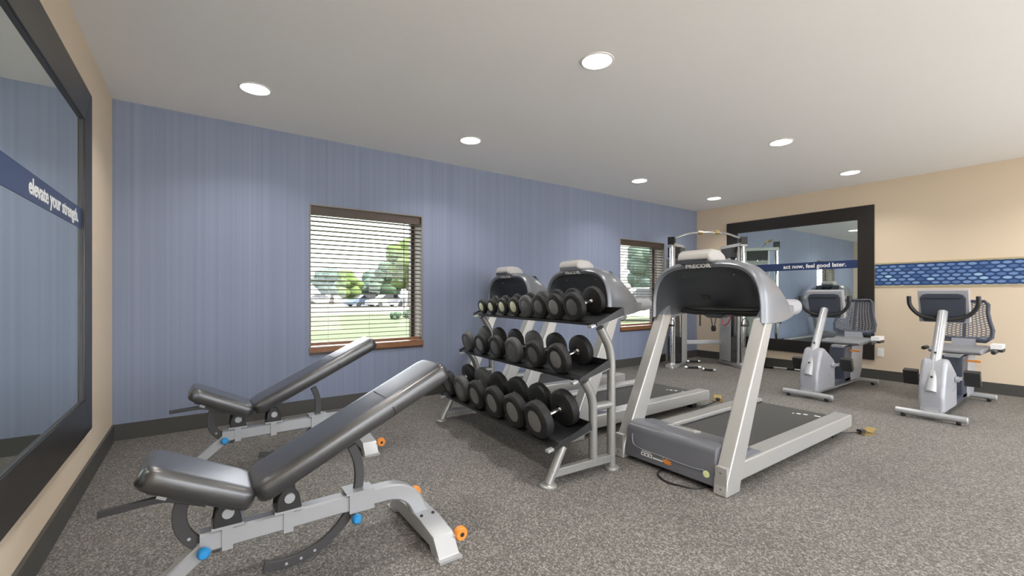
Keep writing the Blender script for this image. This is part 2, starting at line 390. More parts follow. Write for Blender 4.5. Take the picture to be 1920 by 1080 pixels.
# framed mirrors: local x = along the wall (viewer's right), z up, -y = out of the wall
def framed_mirror(loc, rz, width, z0, z1, fw, body, tx, twid, label, tsize):
    r = empty('wall_mirror', loc, rz, label, 'mirror'); hw = width/2; t = .028
    B().b2((-hw+fw-.01, -.012, z0+fw-.01), (hw-fw+.01, -.001, z1-fw+.01)).build('mirror_pane', 'mirror', r)
    def piece(p):
        B().prism(p, -t, .0, .003, 2).build('frame_board', 'frame', r)
    piece([(-hw, z0), (hw, z0), (hw-fw, z0+fw), (-hw+fw, z0+fw)])
    piece([(-hw, z1), (hw, z1), (hw-fw, z1-fw), (-hw+fw, z1-fw)])
    piece([(-hw, z0), (-hw, z1), (-hw+fw, z1-fw), (-hw+fw, z0+fw)])
    piece([(hw, z0), (hw, z1), (hw-fw, z1-fw), (hw-fw, z0+fw)])
    b = B(); e = .004
    for s in (-1, 1):
        b.b2((s*(hw-fw), -.020, z0+fw), (s*(hw-fw-e), -.011, z1-fw)); b.b2((-hw+fw, -.020, (z1-fw) if s > 0 else (z0+fw)), (hw-fw, -.011, (z1-fw-e) if s > 0 else (z0+fw+e)))
    b.build('inner_bead', 'charcoal', r)
    bd = B().b2((-hw+fw, -.0145, 1.552), (hw-fw, -.0118, 1.668)).build('slogan_band', 'band', r)
    text('lettering', body, tsize, 'white', bd, axesM((tx, -.0149, 1.610), (1,0,0), (0,0,1)), bold=.0022, width=twid)
    return r
# left: local x -> world +Y ; right: local x -> world -Y
framed_mirror((XL, 2.62, 0), R(90), 2.2, .345, 2.40, .208, 'elevate your strength.', .36, .87, 'large black-framed mirror with elevate your strength band, beside the weight benches', .094)
framed_mirror((XR, 3.075, 0), R(-90), 2.09, .262, 2.425, .187, 'act now, feel good later.', .30, .84, 'large black-framed mirror with feel good later band, behind an exercise bike', .085)

# wall outlet
r = empty('wall_outlet', (XR, 1.965, .375), 0, 'white double socket plate low on the cream wall by the mirror frame', 'outlet')
B().box((-.003, 0, 0), (.008, .072, .115), .002).build('plate', 'whiteplastic', r)
for s in (-1, 1): B().box((-.008, 0, s*.024), (.004, .034, .030), .002).build('socket', 'white', r)

# ---------------------------------------------------------------- weight benches (local x along the bench, y=0 centre)
def make_bench():
    r = empty('weight_bench')
    # main beam: level then bending down to the rear cross foot
    pts = fil([(.0, 0, .232), (.83, 0, .238), (.915, 0, .04)], .13, 8)
    B().rect(pts, .062, .075, (0,0,1)).build('main_beam', 'silver', r)
    cr = B().prism([(-.31, .0), (-.31, .012), (-.25, .085), (-.10, .105), (.10, .105), (.25, .085), (.31, .012), (.31, 0), (.23, 0), (.21, .03), (-.21, .03), (-.23, 0)], .85, .952, .006, 2, axes='yz').build('rear_foot', 'silver', r)
    for s in (-1, 1):
        B().box((.90, s*.305, .006), (.11, .05, .012), .003).build('foot_plate', 'silver', cr)
        for dx in (-.03, .03):
            B().lathe([(.008, 0), (.008, .006), (.005, .009)], (.90+dx, s*.08, .104), (0,0,1), 8).build('bolt', 'blackmetal', cr)
        wl = B().lathe([(.010, -.018), (.026, -.018), (.031, -.010), (.031, .010), (.026, .018), (.010, .018)], (.982, s*.262, .070), (0,1,0), 20).build('transport_wheel', 'orange', r)
        B().lathe([(.010, -.020), (.010, .020)], (.982, s*.262, .070), (0,1,0), 10).build('hub', 'blackmetal', wl)
        B().rect([(.945, s*.262, .055), (.985, s*.262, .070)], .012, .03).build('wheel_bracket', 'silver', r)
    # front leg and foot
    B().rect([(.035, 0, .225), (-.215, 0, .02)], .056, .056, (0,1,0)).build('front_leg', 'silver', r)
    B().box((-.225, 0, .022), (.07, .36, .044), .008).build('front_foot', 'silver', r)
    # clamps carrying the two hinges
    for nm, x in (('seat_hinge', .088), ('back_hinge', .300)):
        B().b2((x-.018, -.037, .188), (x+.018, .037, .282), .004).build('clamp', 'silver', r)
        B().b2((x-.052, -.052, .278), (x+.052, .052, .290), .003).build('hinge_plate', 'silver', r)
        for s in (-1, 1):
            hg = B().prism([(x-.048, .288), (x+.048, .288), (x+.036, .352), (x+.012, .386), (x-.018, .386), (x-.042, .345)], s*.042, s*.056, .003, 1).build(nm, 'blackmetal', r)
        B().lathe([(.0, -.064), (.019, -.064), (.0215, -.060), (.0215, .060), (.019, .064), (0, .064)], (x, 0, .338), (0,1,0), 18).build('hinge_pin', 'silver', hg)
    # pads
    def pad(name, L_, cx, cz, a, wd=.27, th=.085):
        M = Matrix.Translation((cx, 0, cz)) @ Euler((0, -a, 0)).to_matrix().to_4x4()
        b = B(); hl = L_/2
        # outline in plan with rounded corners, pillowed section
        def ring(k, z, ins):
            o = []; c = .045
            for qx, qy, a0 in ((1,1,0),(-1,1,90),(-1,-1,180),(1,-1,270)):
                for j in range(6):
                    t = R(a0+j*18); o.append((qx*(hl-ins-c)+c*math.cos(t), qy*(wd/2-ins-c)+c*math.sin(t), z))
            return o
        rings = [ring(0, -th/2, .020), ring(0, -th/2+.006, .006), ring(0, -th/2+.016, .0), ring(0, th/2-.024, .001), ring(0, th/2-.011, .006), ring(0, th/2-.003, .016), ring(0, th/2, .028), ring(0, th/2+.0012, .044)]
        b.loft(rings, M=M); p = b.build(name, 'vinyl', r, 60)
        bb = B().box((0, 0, -th/2-.005), (L_-.10, wd-.10, .014), .004, M=M).build('pad_board', 'blackmetal', p)
        return p, M
    p, M = pad('seat_pad', .385, .0, .468, R(-27))
    p, M = pad('back_pad', .915, .585, .600, R(26.5))
    b = B(); hl = .1355; th = .0433
    b.tube(fil([(.14, -hl, -.03), (.14, -hl, .012), (.14, -.10, th), (.14, .10, th), (.14, hl, .012), (.14, hl, -.03)], .03, 4), .0022, 6, M=M)
    b.build('seam', 'stitch', p)
    # curved adjustment straps round each hinge
    def strap(name, cx, cz, rad, a0, a1, wd, holes):
        pts = [(cx+rad*math.cos(R(a0+(a1-a0)*k/20)), 0, cz+rad*math.sin(R(a0+(a1-a0)*k/20))) for k in range(21)]
        o = B().rect(pts, .022, wd, up=V(pts[0])-V((cx, 0, cz))).build(name, 'charcoal', r)
        for k in holes:
            a = R(a0+(a1-a0)*k); c = (cx+rad*math.cos(a), 0, cz+rad*math.sin(a))
            B().lathe([(.0, -.0125), (.006, -.0125), (.006, .0125), (0, .0125)], c, (0,1,0), 10).build('adjustment_hole', 'silver', o)
    strap('back_strap', .300, .345, .298, 28, -107, .040, (.42, .72, .80, .88))
    strap('seat_strap', .088, .345, .150, 128, 262, .046, (.66, .78, .92))
    # sleeve on the beam with its spring knob
    B().b2((.545, -.040, .192), (.655, .040, .284), .006).build('strap_sleeve', 'silver', r)
    B().b2((.53, -.05, .280), (.635, .05, .288), .003).build('sleeve_plate', 'silver', r)
    def knob(c):
        k = B().lathe([(.0, -.072), (.014, -.070), (.021, -.062), (.023, -.052), (.019, -.042), (.010, -.036), (.010, -.015)], c, (0,1,0), 18).build('pull_knob', 'blueknob', r)
        B().lathe([(.017, -.040), (.017, .04)], c, (0,1,0), 14).build('knob_collar', 'silver', k)
    knob((.572, 0, .170)); knob((.012, 0, .208))
    # seat release bar and strap fixing
    B().rect(fil([(.02, -.06, .395), (-.10, -.075, .455), (-.275, -.085, .448)], .04, 4), .018, .022).build('release_lever', 'blackmetal', r)
    B().box((-.105, -.075, .468), (.03, .024, .03), .004, rot=(0, R(27), 0)).build('lever_bracket', 'silver', r)
    return r
bench = make_bench(); bench.location = (0, 2.05, 0)
tag(bench, 'black padded incline bench with silver frame, farther from the blue wall', 'bench', 'adjustable weight benches')
b2 = copy_tree(bench); b2.location = (.122, 3.50, 0)
tag(b2, 'black padded incline bench with silver frame, under the window by the blue wall', 'bench', 'adjustable weight benches')

# ---------------------------------------------------------------- dumbbell rack (local x = depth, front at 0; y along the rack)
RK = Matrix.Translation((1.735, 2.05, 0)) @ Matrix.Rotation(R(-3.3), 4, 'Z')
rack = empty('dumbbell_rack', (1.735, 2.05, 0), R(-3.3), 'three-shelf grey steel dumbbell rack with black trays', 'rack')
RL = 1.64
TIERS = [('lower', .03, .255, .28), ('middle', .225, .650, .25), ('upper', .375, 1.000, .23)]   # front edge x, front z, tray depth
TILT = R(13)
for y in (0, RL):
    ef = B().tube(fil([(.0, y, .015), (.115, y, .225)], .05), .027, 12).build('front_leg', 'rackgrey', rack)
    B().lathe([(.052, 0), (.052, .008), (.046, .016), (.03, .022)], (.0, y, 0), (0,0,1), 20).build('foot_pad', 'rackgrey', ef)
    B().rect([(.02, y, .075), (.53, y, .075)], .045, .05).build('base_tube', 'rackgrey', rack)
    B().tube(fil([(.365, y, .08), (.365, y, .50), (.288, y, .612)], .09, 6), .029, 12).build('middle_post', 'rackgrey', rack)
    rp_ = B().tube(fil([(.53, y, .012), (.53, y, .80), (.427, y, .952)], .10, 6), .029, 12).build('rear_post', 'rackgrey', rack)
    B().lathe([(.052, 0), (.052, .008), (.046, .016), (.03, .022)], (.53, y, 0), (0,0,1), 20).build('foot_pad', 'rackgrey', rp_)
    B().tube([(.36, y, .435), (.54, y, .435)], .027, 12).build('link_tube', 'rackgrey', rack)
    for nm, fx, fz, dp in TIERS:
        B().rect([(fx-.04, y, fz-.040), (fx+dp+.02, y, fz-.026+dp*math.tan(TILT))], .035, .016).build('shelf_bracket', 'silver', rack)
for nm, fx, fz, dp in TIERS:
    y0, y1 = -.02, RL+.085; c, s_ = math.cos(TILT), math.sin(TILT)
    P2 = lambda a, h: (fx+a*c-h*s_, fz+a*s_+h*c)
    t = .005
    b = B()
    # sheet with raised front and rear lips, plus two saddle rails
    bk_ = dp+.022
    b.prism([P2(-.004, -.0165), P2(-.004, -.034), P2(.002, -.034), P2(.002, -.022), P2(bk_, -.022), P2(bk_, .03), P2(bk_-t, .03), P2(bk_-t, -.0165)], y0, y1)
    tray = b.build('tray', 'tray', rack)
    for a in (dp*.22, dp*.78):
        B().prism([P2(a-.018, -.018), P2(a+.018, -.018), P2(a+.016, -.0135), P2(a-.016, -.0135)], y0+.01, y1-.01).build('saddle_rail', 'tray', tray)
    for y in (y0-.004, y1+.004):
        B().prism([P2(-.005, -.012), P2(-.005, -.035), P2(bk_+.001, -.026), P2(bk_+.001, .03)], y-.004, y+.004).build('end_plate', 'tray', tray)
# dumbbells: axis lies across the tray
def make_dumbbell(dia, gap, th, cap, body):
    r = empty('dumbbell'); rr = dia/2
    B().lathe([(0, -gap/2-th*.6), (.016, -gap/2-th*.6), (.016, -gap/2), (.014, -gap/2+.01), (.018, 0), (.014, gap/2-.01), (.016, gap/2), (.016, gap/2+th*.6), (0, gap/2+th*.6)], d=(1,0,0), n=12).build('handle', 'chrome', r)
    for s in (-1, 1):
        x0 = s*gap/2
        h = B().lathe([(.018, 0), (rr*.80, 0), (rr*.97, th*.16), (rr, th*.32), (rr, th*.68), (rr*.97, th*.84), (rr*.84, th), (rr*.62, th), (rr*.60, th-.003), (0, th-.003)], (x0, 0, 0), (s,0,0), 22).build('head', body, r)
        B().lathe([(0, 0), (rr*.57, 0), (rr*.57, .002), (rr*.50, .004), (0, .004)], (x0+s*(th-.004), 0, 0), (s,0,0), 20).build('end_cap', cap, h)
        B().lathe([(.018, -.004), (.026, -.004), (.026, .003), (.018, .003)], (x0, 0, 0), (s,0,0), 14).build('collar', 'chrome', h)
    return r
ordw = ['first', 'second', 'third', 'fourth', 'fifth', 'sixth', 'seventh', 'eighth']
def put(tier, spec):
    nm, fx, fz, dp = TIERS[tier]; c, s_ = math.cos(TILT), math.sin(TILT); cache = {}
    for i, (yw, dia, gap, th, cap, body, desc) in enumerate(spec):
        # local y from the world y of its front head
        ly = (yw+(.10, .05, .05)[tier]-2.05)/math.cos(R(3.3))
        a = dp*.5; z = dia/2-.017+.002
        # saddle rails hold the heads a little above the sheet
        lx, lz = fx+a*c-z*s_, fz+a*s_+z*c
        key = (dia, cap, body)
        if key in cache: o = copy_tree(cache[key])
        else: o = cache[key] = make_dumbbell(dia, gap, th, cap, body)
        o.location = RK @ V((lx, ly, lz)); o.rotation_euler = Euler((0, -TILT, R(-3.3)), 'XYZ')
        tag(o, '%s, %s from blue-wall end on %s shelf' % (desc, ordw[len(spec)-1-i], nm), 'dumbbell', 'dumbbells on the rack')
put(2, [(2.20, .205, .125, .058, 'capdark', 'rubber', 'black dumbbell with dark end cap'), (2.415, .196, .125, .055, 'capgrey', 'rubber', 'black dumbbell with grey end cap'), (2.61, .190, .125, .052, 'capdark', 'rubber', 'black dumbbell with dark end cap'), (2.80, .182, .125, .050, 'capdark', 'rubbergrey', 'dull grey dumbbell'),
        (2.99, .165, .12, .046, 'caplight', 'rubber', 'small black dumbbell with pale yellow cap'), (3.185, .155, .12, .044, 'caplight', 'rubber', 'small black dumbbell with pale yellow cap'), (3.39, .142, .12, .042, 'caplight', 'rubber', 'small black dumbbell with pale yellow cap'), (3.575, .135, .12, .040, 'caplight', 'rubber', 'smallest black dumbbell with pale yellow cap')])
put(1, [(2.185, .210, .13, .068, 'capgrey', 'rubber', 'black dumbbell with grey end cap'), (2.46, .207, .13, .066, 'capdark', 'rubber', 'black dumbbell with dark cap'), (2.75, .203, .13, .064, 'capdark', 'rubbergrey', 'dull grey dumbbell'), (3.02, .199, .13, .062, 'capdark', 'rubber', 'black dumbbell with dark cap'), (3.29, .195, .13, .060, 'capgrey', 'rubber', 'black dumbbell with grey end cap'), (3.56, .190, .13, .058, 'capdark', 'rubbergrey', 'dull grey dumbbell')])
put(0, [(2.10, .250, .135, .08, 'capgrey', 'rubber', 'large black dumbbell with grey cap'), (2.37, .247, .135, .078, 'capgrey', 'rubber', 'large black dumbbell with grey cap'), (2.66, .244, .135, .076, 'capgrey', 'rubber', 'large black dumbbell with grey cap'), (2.95, .240, .135, .074, 'capgrey', 'rubber', 'large black dumbbell with grey cap'), (3.23, .235, .135, .072, 'capgrey', 'rubbergrey', 'large dull grey dumbbell'), (3.50, .230, .135, .070, 'capdark', 'rubber', 'large black dumbbell with dark cap')])

# ---------------------------------------------------------------- treadmills (local x from the motor end to the tail; y=0 centre)
def make_treadmill():
    r = empty('treadmill')
    for s in (-1, 1):
        up = B().prism([(.0, .0), (.155, .0), (.165, .05), (.585, 1.02), (.485, 1.02), (.012, .09)], s*.335, s*.42, .010, 3).build('upright', 'silverb', r)
        B().b2((.008, s*.346, .012), (.045, s*.416, .165), .004).build('foot_cover', 'silverb', up)
        for z in (.04, .135):
            B().lathe([(.007, 0), (.007, -.004), (.004, -.006), (0, -.006)], (.009, s*.381, z), (1,0,0), 10).build('bolt', 'capgrey', up)
        # side rail of the deck
        B().prism([(.12, .062), (1.985, .062), (1.99, .072), (1.99, .158), (1.975, .17), (.12, .17)], s*.298, s*.418, .010, 3).build('deck_rail', 'silverb', r)
        B().box((1.80, s*.33, .032), (.08, .06, .064), .006).build('rear_foot', 'blackmetal', r)
        B().lathe([(.0, -.02), (.03, -.02), (.034, -.014), (.034, .014), (.03, .02), (0, .02)], (.33, s*.27, .034), (0,1,0), 16).build('front_wheel', 'blackmetal', r)
    # motor hood
    hd = B().prism([(.02, .030), (.038, .215), (.052, .246), (.085, .262), (.15, .266), (.33, .238), (.47, .178), (.50, .10), (.50, .030)], -.334, .334, .010, 3).build('motor_hood', 'tmgrey', r)
    for s in (-1, 1):
        B().prism([(.16, .15), (.20, .205), (.34, .21), (.45, .178), (.47, .165), (.47, .15)], s*.33, s*.40, .012, 2).build('hood_shoulder', 'tmgrey', hd)
    B().tube(fil([(.022, .27, .195), (.015, .262, .125), (.014, .20, .11), (.014, -.20, .105), (.016, -.27, .112)], .03, 4), .0042, 6).build('moulded_line', 'tmshell', hd)
    bd = B().box((.255, .02, .252), (.075, .21, .008), .003, rot=(0, R(8), 0)).build('badge', 'badge', hd)
    text('badge_lettering', 'PRECOR', .045, 'tmdark', bd, axesM((.2545, .02, .2565), (0,-1,0), (1,0,-.14)), width=.15)
    # decal on the front: small bar, outlined boxes, dash and an orange flash
    f = B(); X = .0165
    f.b2((X, .115, .098), (X+.006, .185, .104))
    for k in range(3):
        y = .19-k*.030
        f.b2((X, y, .088), (X+.006, y-.026, .091)).b2((X, y, .070), (X+.006, y-.026, .073)).b2((X, y, .070), (X+.006, y-.003, .091)).b2((X, y-.023, .070), (X+.006, y-.026, .091))
    f.b2((X, .095, .071), (X+.006, .02, .078)); f.b2((X, .02, .098), (X+.006, .012, .106)); f.b2((X, -.01, .098), (X+.006, -.018, .106))
    f.build('model_decal', 'decal', hd)
    pts = []
    for k in range(16):
        a = 2*math.pi*k/16; q = .030 if k % 2 else .018
        pts.append((.0-.012+q*1.25*math.cos(a), .080+q*.62*math.sin(a)))
    B().prism(pts, X+.001, X+.006, axes='yz').build('orange_flash', 'orange', hd)
    B().lathe([(0, 0), (.021, 0), (.021, .0015), (.016, .002), (.0, .002)], (.0185, -.285, .094), (-1,0,0), 20).build('round_sticker', 'sticker', hd)
    for y in (.30, -.22): B().lathe([(.006, 0), (.006, .004), (0, .005)], (.019, y, .066), (-1,0,0), 8).build('screw', 'chrome', hd)
    # deck
    B().b2((.10, -.30, .030), (1.93, .30, .10), .006).build('deck_base', 'blackmetal', r)
    bl = B().prism([(.42, .10), (1.95, .10), (1.962, .115), (1.95, .138), (.42, .138)], -.285, .285, .006, 2).build('belt', 'belt', r)
    for s in (-1, 1): B().b2((.44, s*.283, .10), (1.955, s*.30, .143)).build('side_strip', 'blackmetal', r)
    for k, (a, c) in enumerate(((-.25, -.205), (-.16, -.13), (-.115, -.085), (-.07, -.06))):
        B().b2((1.80-.02*k, a, .1376), (1.83-.02*k, c, .1388)).build('belt_mark', 'decal', bl)
    # console shell: arches lofted from the front rim back to the handrails
    def arch(x, hw, zb, zt, e1=.50, e2=.62, n=24):
        o = []
        for k in range(n+1):
            t = math.pi*k/n; c = math.cos(t); s = math.sin(t)
            o.append((x, math.copysign(abs(c)**e1, c)*hw, zb+(zt-zb)*abs(s)**e2))
        return o
    sh = B().loft([arch(.455, .392, 1.0, 1.365), arch(.440, .405, .995, 1.385), arch(.448, .418, .99, 1.402), arch(.49, .428, .99, 1.415), arch(.58, .432, .99, 1.405),
                   arch(.68, .432, .995, 1.350), arch(.77, .430, 1.01, 1.255), arch(.84, .426, 1.025, 1.165), arch(.875, .420, 1.03, 1.105), arch(.87, .41, 1.03, 1.06)], False, False, False).build('console_shell', 'tmshell', r, 60)
    B().loft([arch(.455, .393, 1.0, 1.366), arch(.50, .384, 1.0, 1.345), arch(.54, .365, 1.005, 1.29), arch(.59, .34, 1.01, 1.21), arch(.68, .325, 1.02, 1.09), arch(.80, .32, 1.03, 1.04), arch(.87, .40, 1.03, 1.035)], False, False, False).build('console_underside', 'tmdark', r, 60)
    for s in (-1, 1):
        # sleeve over the upright and handrail running back
        B().prism([(.475, .985), (.61, .985), (.87, 1.03), (.87, 1.10), (.60, 1.12), (.485, 1.02)], s*.345, s*.426, .010, 3).build('console_leg', 'tmshell', sh)
        hr = B().tube([(.72, s*.378, 1.075), (.86, s*.378, 1.082), (1.00, s*.375, 1.085), (1.022, s*.375, 1.085), (1.034, s*.375, 1.085)], .044, 16, scl=[1.08, 1.05, 1, .93, .6], ry=.056).build('handrail', 'tmlight', r)
        B().lathe([(0, -.002), (.007, -.002), (.006, .002), (0, .003)], (.519, s*.19, 1.310), (-1, 0, -.5), 8).build('screw', 'chrome', sh)
    B().tube(fil([(.70, -.34, 1.05), (.72, -.20, 1.035), (.72, .20, 1.035), (.70, .34, 1.05)], .08), .022, 10).build('crossbar', 'blackmetal', r)
    B().prism([(-.10, 1.03), (.10, 1.03), (.05, 1.002), (-.05, 1.002)], .60, .70, .006, 2, axes='yz').build('cable_housing', 'tmdark', r)
    B().box((.632, .08, 1.152), (.03, .06, .010), .003, rot=(0, R(53), 0)).build('vent', 'blackmetal', sh)
    # rider-side display
    dsp = B().box((.745, 0, 1.305), (.014, .46, .20), .006, rot=(0, R(-43), 0)).build('display', 'tmdark', sh)
    B().box((.752, 0, 1.312), (.010, .20, .11), .003, rot=(0, R(-43), 0)).build('screen', 'screen', dsp)
    # reading pod on top
    pd = B().prism([(.385, 1.425), (.40, 1.475), (.44, 1.492), (.54, 1.486), (.60, 1.455), (.62, 1.405), (.42, 1.40)], -.09, .165, .020, 4).build('top_pod', 'pod', r)
    B().box((.475, .037, 1.407), (.17, .215, .030), .010, 3).build('pod_base', 'tmdark', pd)
    text('brand_lettering', 'PRECOR', .040, 'decal', sh, axesM((.4405, .03, 1.3755), (0,-1,0), (-.30,0,1)), bold=.001, width=.19, ext=.003)
    return r
tm = make_treadmill(); tm.location = (2.46, 1.75, 0)
tag(tm, 'grey treadmill with silver uprights, the one at the bike side of the row of three', 'treadmill', 'treadmills in a row')
t2 = copy_tree(tm); t2.location = (2.38, 2.96, 0); tag(t2, 'grey treadmill with silver uprights, the middle one of the three, behind the dumbbell rack', 'treadmill', 'treadmills in a row')
t3 = copy_tree(tm); t3.location = (2.425, 4.12, 0); tag(t3, 'grey treadmill with silver uprights, the one beside the blue wall', 'treadmill', 'treadmills in a row')
# power lead looping out under the hood
tag(B().tube(fil([(2.535, 1.79, .033), (2.515, 1.79, .010), (2.42, 1.78, .007), (2.36, 1.66, .007), (2.42, 1.50, .007), (2.60, 1.46, .010)], .05, 6), .006, 8).build('power_cord', 'blackmetal'), 'black power cord looping out from under the treadmill hood', 'cord')

# brass floor sockets with hinged lids behind the treadmills
def floor_socket(x, y, rz, label):
    r = empty('floor_socket', (x, y, 0), rz, label, 'floor socket', 'brass floor sockets')
    B().box((0, 0, .004), (.13, .10, .008), .002).build('cover_plate', 'brass', r)
    B().box((.062, 0, .028), (.06, .075, .005), .001, rot=(0, R(-32), 0)).build('lid', 'brass', r)
    B().box((-.035, 0, .022), (.05, .04, .030), .006).build('plug', 'blackmetal', r)
    B().tube(fil([(-.055, 0, .022), (-.12, .02, .012), (-.20, .07, .007), (-.42, .16, .006)], .06), .005, 8).build('lead', 'blackmetal', r)
floor_socket(4.56, 1.28, R(-20), 'brass floor socket with lifted lid at the tail of the bike-side treadmill')
floor_socket(4.66, 2.62, R(30), 'brass floor socket with lifted lid at the tail of the middle treadmill')

# ---------------------------------------------------------------- recumbent bikes (local x from the front foot to the rear foot)
def make_bike():
    r = empty('recumbent_bike')
    for nm, x in (('front_foot', 0.0), ('rear_foot', 1.50)):
        ft = B().tube([(x, -.25, .052), (x, -.245, .052), (x, .245, .052), (x, .25, .052)], .030, 14, scl=[.85, 1, 1, .85]).build(nm, 'silver', r)
        for s in (-1, 1):
            B().lathe([(.0, -.016), (.024, -.016), (.027, -.011), (.027, .011), (.024, .016), (0, .016)], (x+(.0 if x else .0), s*.19, .027), (0,1,0), 14).build('foot_roller', 'blackmetal', ft)
            B().box((x, s*.19, .05), (.045, .04, .03), .004).build('roller_bracket', 'silver', ft)
    B().prism([(-.01, .04), (1.52, .04), (1.50, .085), (1.40, .10), (.0, .10)], -.05, .05, .008, 2).build('base_beam', 'silver', r)
    sh = B().prism([(.025, .065), (.02, .20), (.045, .33), (.10, .46), (.16, .555), (.235, .565), (.40, .475), (.535, .40), (.545, .30), (.545, .065)], -.095, .095, .035, 4, ang=12).build('drive_shroud', 'bikegrey', r, 50)
    B().box((.105, 0, .088), (.19, .15, .05), .02, 3).build('shroud_skirt', 'bikegrey', sh)
    B().box((.40, -.096, .26), (.09, .004, .022), .001, rot=(0, R(-12), 0)).build('shroud_badge', 'silver', sh)
    B().box((.018, 0, .10), (.004, .07, .02), .001).build('front_badge', 'seatgrey', sh)
    ms_ = B().tube([(.02, 0, .26), (.075, 0, .35), (.30, 0, .70), (.49, 0, 1.0)], .040, 16, up=(0,1,0)).build('mast', 'silver', r)
    for t in (.12, .45):
        B().lathe([(.011, 0), (.010, .006), (0, .007)], (.035+.42*t-.034, .0, .30+.66*t+.020), (-.84, 0, .54), 10).build('bolt', 'blackmetal', ms_)
    B().lathe([(.0, -.125), (.028, -.125), (.028, -.10), (.016, -.095), (.016, .095), (.028, .10), (.028, .125), (0, .125)], (.43, 0, .35), (0,1,0), 14).build('crank_axle', 'silver', r)
    for s, dx in ((1, -.145), (-1, .145)):
        ca = B().rect([(.43, s*.115, .35), (.43+dx, s*.125, .345)], .02, .03).build('crank_arm', 'silver', r)
        pe = B().box((.43+dx, s*.195, .352), (.060, .11, .145), .027, 4, rot=(0, R(-18), 0)).build('pedal', 'blackmetal', r)
        B().tube([(.43+dx, s*.12, .345), (.43+dx, s*.16, .347)], .010, 8).build('pedal_spindle', 'silver', pe)
    # step-through and seat column
    B().b2((.50, -.085, .085), (1.08, .085, .135), .012).build('step_cover', 'bikenavy', r)
    B().prism([(.86, .09), (1.06, .09), (1.13, .53), (.90, .53), (.84, .30)], -.085, .085, .015, 2).build('front_column', 'bikenavy', r)
    B().prism([(1.05, .085), (1.40, .085), (1.47, .20), (1.52, .53), (1.12, .53)], -.088, .088, .022, 3).build('seat_column', 'bikegrey', r)
    B().b2((.88, -.06, .515), (1.62, .06, .545), .006).build('seat_track', 'silver', r)
    # seat
    st = B().prism([(.98, .545), (.95, .57), (.99, .60), (1.36, .595), (1.48, .615), (1.49, .56), (1.46, .545)], -.205, .205, .018, 3).build('seat_cushion', 'seatgrey', r, 60)
    B().box((1.46, 0, .625), (.05, .19, .11), .012).build('back_bracket', 'bikegrey', r)
    # backrest frame and open mesh; MB maps (y,z) onto the reclined plane
    def bp(y, z, o=0.): return (1.462+(z-.64)*.20+o+.10*abs(y)*-.4, y, z)
    out = [(-.17, .655), (-.215, .70), (-.222, .78), (-.195, .88), (-.178, .97), (-.18, 1.06), (-.15, 1.098), (.15, 1.098), (.18, 1.06), (.178, .97), (.195, .88), (.222, .78), (.215, .70), (.17, .655)]
    B().tube([bp(*q) for q in out], .017, 10, closed=True).build('backrest_frame', 'bikenavy', r, 60)
    lowr = B(); lowr.loft([[bp(y, z, .0) for y, z in ((-.20, .66), (-.10, .655), (0, .652), (.10, .655), (.20, .66))], [bp(y, z, .0) for y, z in ((-.205, .715), (-.10, .70), (0, .695), (.10, .70), (.205, .715))]], False, False, False)
    o = lowr.build('lumbar_panel', 'bikenavy', r); md = o.modifiers.new('solid', 'SOLIDIFY'); md.thickness = .012
    def hwid(z):
        pr = [(.655, .17), (.70, .215), (.78, .222), (.88, .195), (.97, .178), (1.06, .18), (1.098, .15)]
        for (a, wa), (c, wc) in zip(pr, pr[1:]):
            if z <= c: return wa+(wc-wa)*(z-a)/(c-a)
        return .15
    me_ = B(); nz = 15; ncol = 13
    for k in range(ncol):
        u = -1+2*(k+.5)/ncol
        pts = [bp(u*hwid(.69+.40*j/12), .69+.40*j/12) for j in range(13)]
        me_.rect(pts, .011, .004, up=(1,0,0))
    for k in range(ncol-1):
        for j in range(nz):
            z = .70+.385*(j+(.5 if k % 2 else 0))/nz
            if z > 1.09: continue
            u0 = -1+2*(k+.5)/ncol; u1 = -1+2*(k+1.5)/ncol; hw = hwid(z)
            me_.rect([bp(u0*hw, z), bp(u1*hw, z)], .004, .011, up=(0,0,1))
    me_.build('backrest_mesh', 'meshgrey', r)
    B().rect([bp(0, z) for z in (.67, .80, .95, 1.09)], .03, .012, up=(1,0,0)).build('back_spine', 'bikenavy', r)
    # side grips
    for s in (-1, 1):
        hb = B().tube(fil([(1.46, s*.10, .575), (1.40, s*.235, .570), (1.33, s*.262, .572), (1.14, s*.268, .572)], .06), .015, 10).build('side_bar', 'silver', r)
        B().tube([(1.255, s*.267, .572), (1.25, s*.267, .572), (1.115, s*.268, .572), (1.11, s*.268, .572)], .021, 12, scl=[.7, 1, 1, .7]).build('grip', 'blackmetal', hb)
    B().box((1.40, -.265, .618), (.19, .085, .050), .020, 3).build('arm_tray', 'whiteplastic', r)
    B().box((1.40, -.275, .580), (.17, .07, .035), .008).build('tray_holder', 'blackmetal', r)
    B().tube([(1.04, -.19, .475), (1.04, .10, .475)], .011, 10).build('seat_lever', 'orange', r)
    B().box((1.06, 0, .495), (.06, .05, .05), .005).build('lever_bracket', 'blackmetal', r)
    # console and handlebar
    T = Matrix.Translation((.50, 0, 1.055)) @ Euler((0, R(-14), 0)).to_matrix().to_4x4()
    cb = B().box((.03, 0, 0), (.085, .365, .325), .030, 4, M=T).build('console', 'bikegrey', r)
    B().prism([(-.145, -.158), (.145, -.158), (.155, -.14), (.166, .085), (.150, .122), (.11, .132), (-.11, .132), (-.150, .122), (-.166, .085), (-.155, -.14)], -.026, .002, .010, 2, axes='yz', M=T).build('console_back', 'bikenavy', cb)
    B().box((-.026, 0, .085), (.006, .26, .010), .002, M=T).build('console_groove', 'blackmetal', cb)
    B().box((.072, 0, .02), (.006, .29, .22), .004, M=T).build('screen', 'screen', cb)
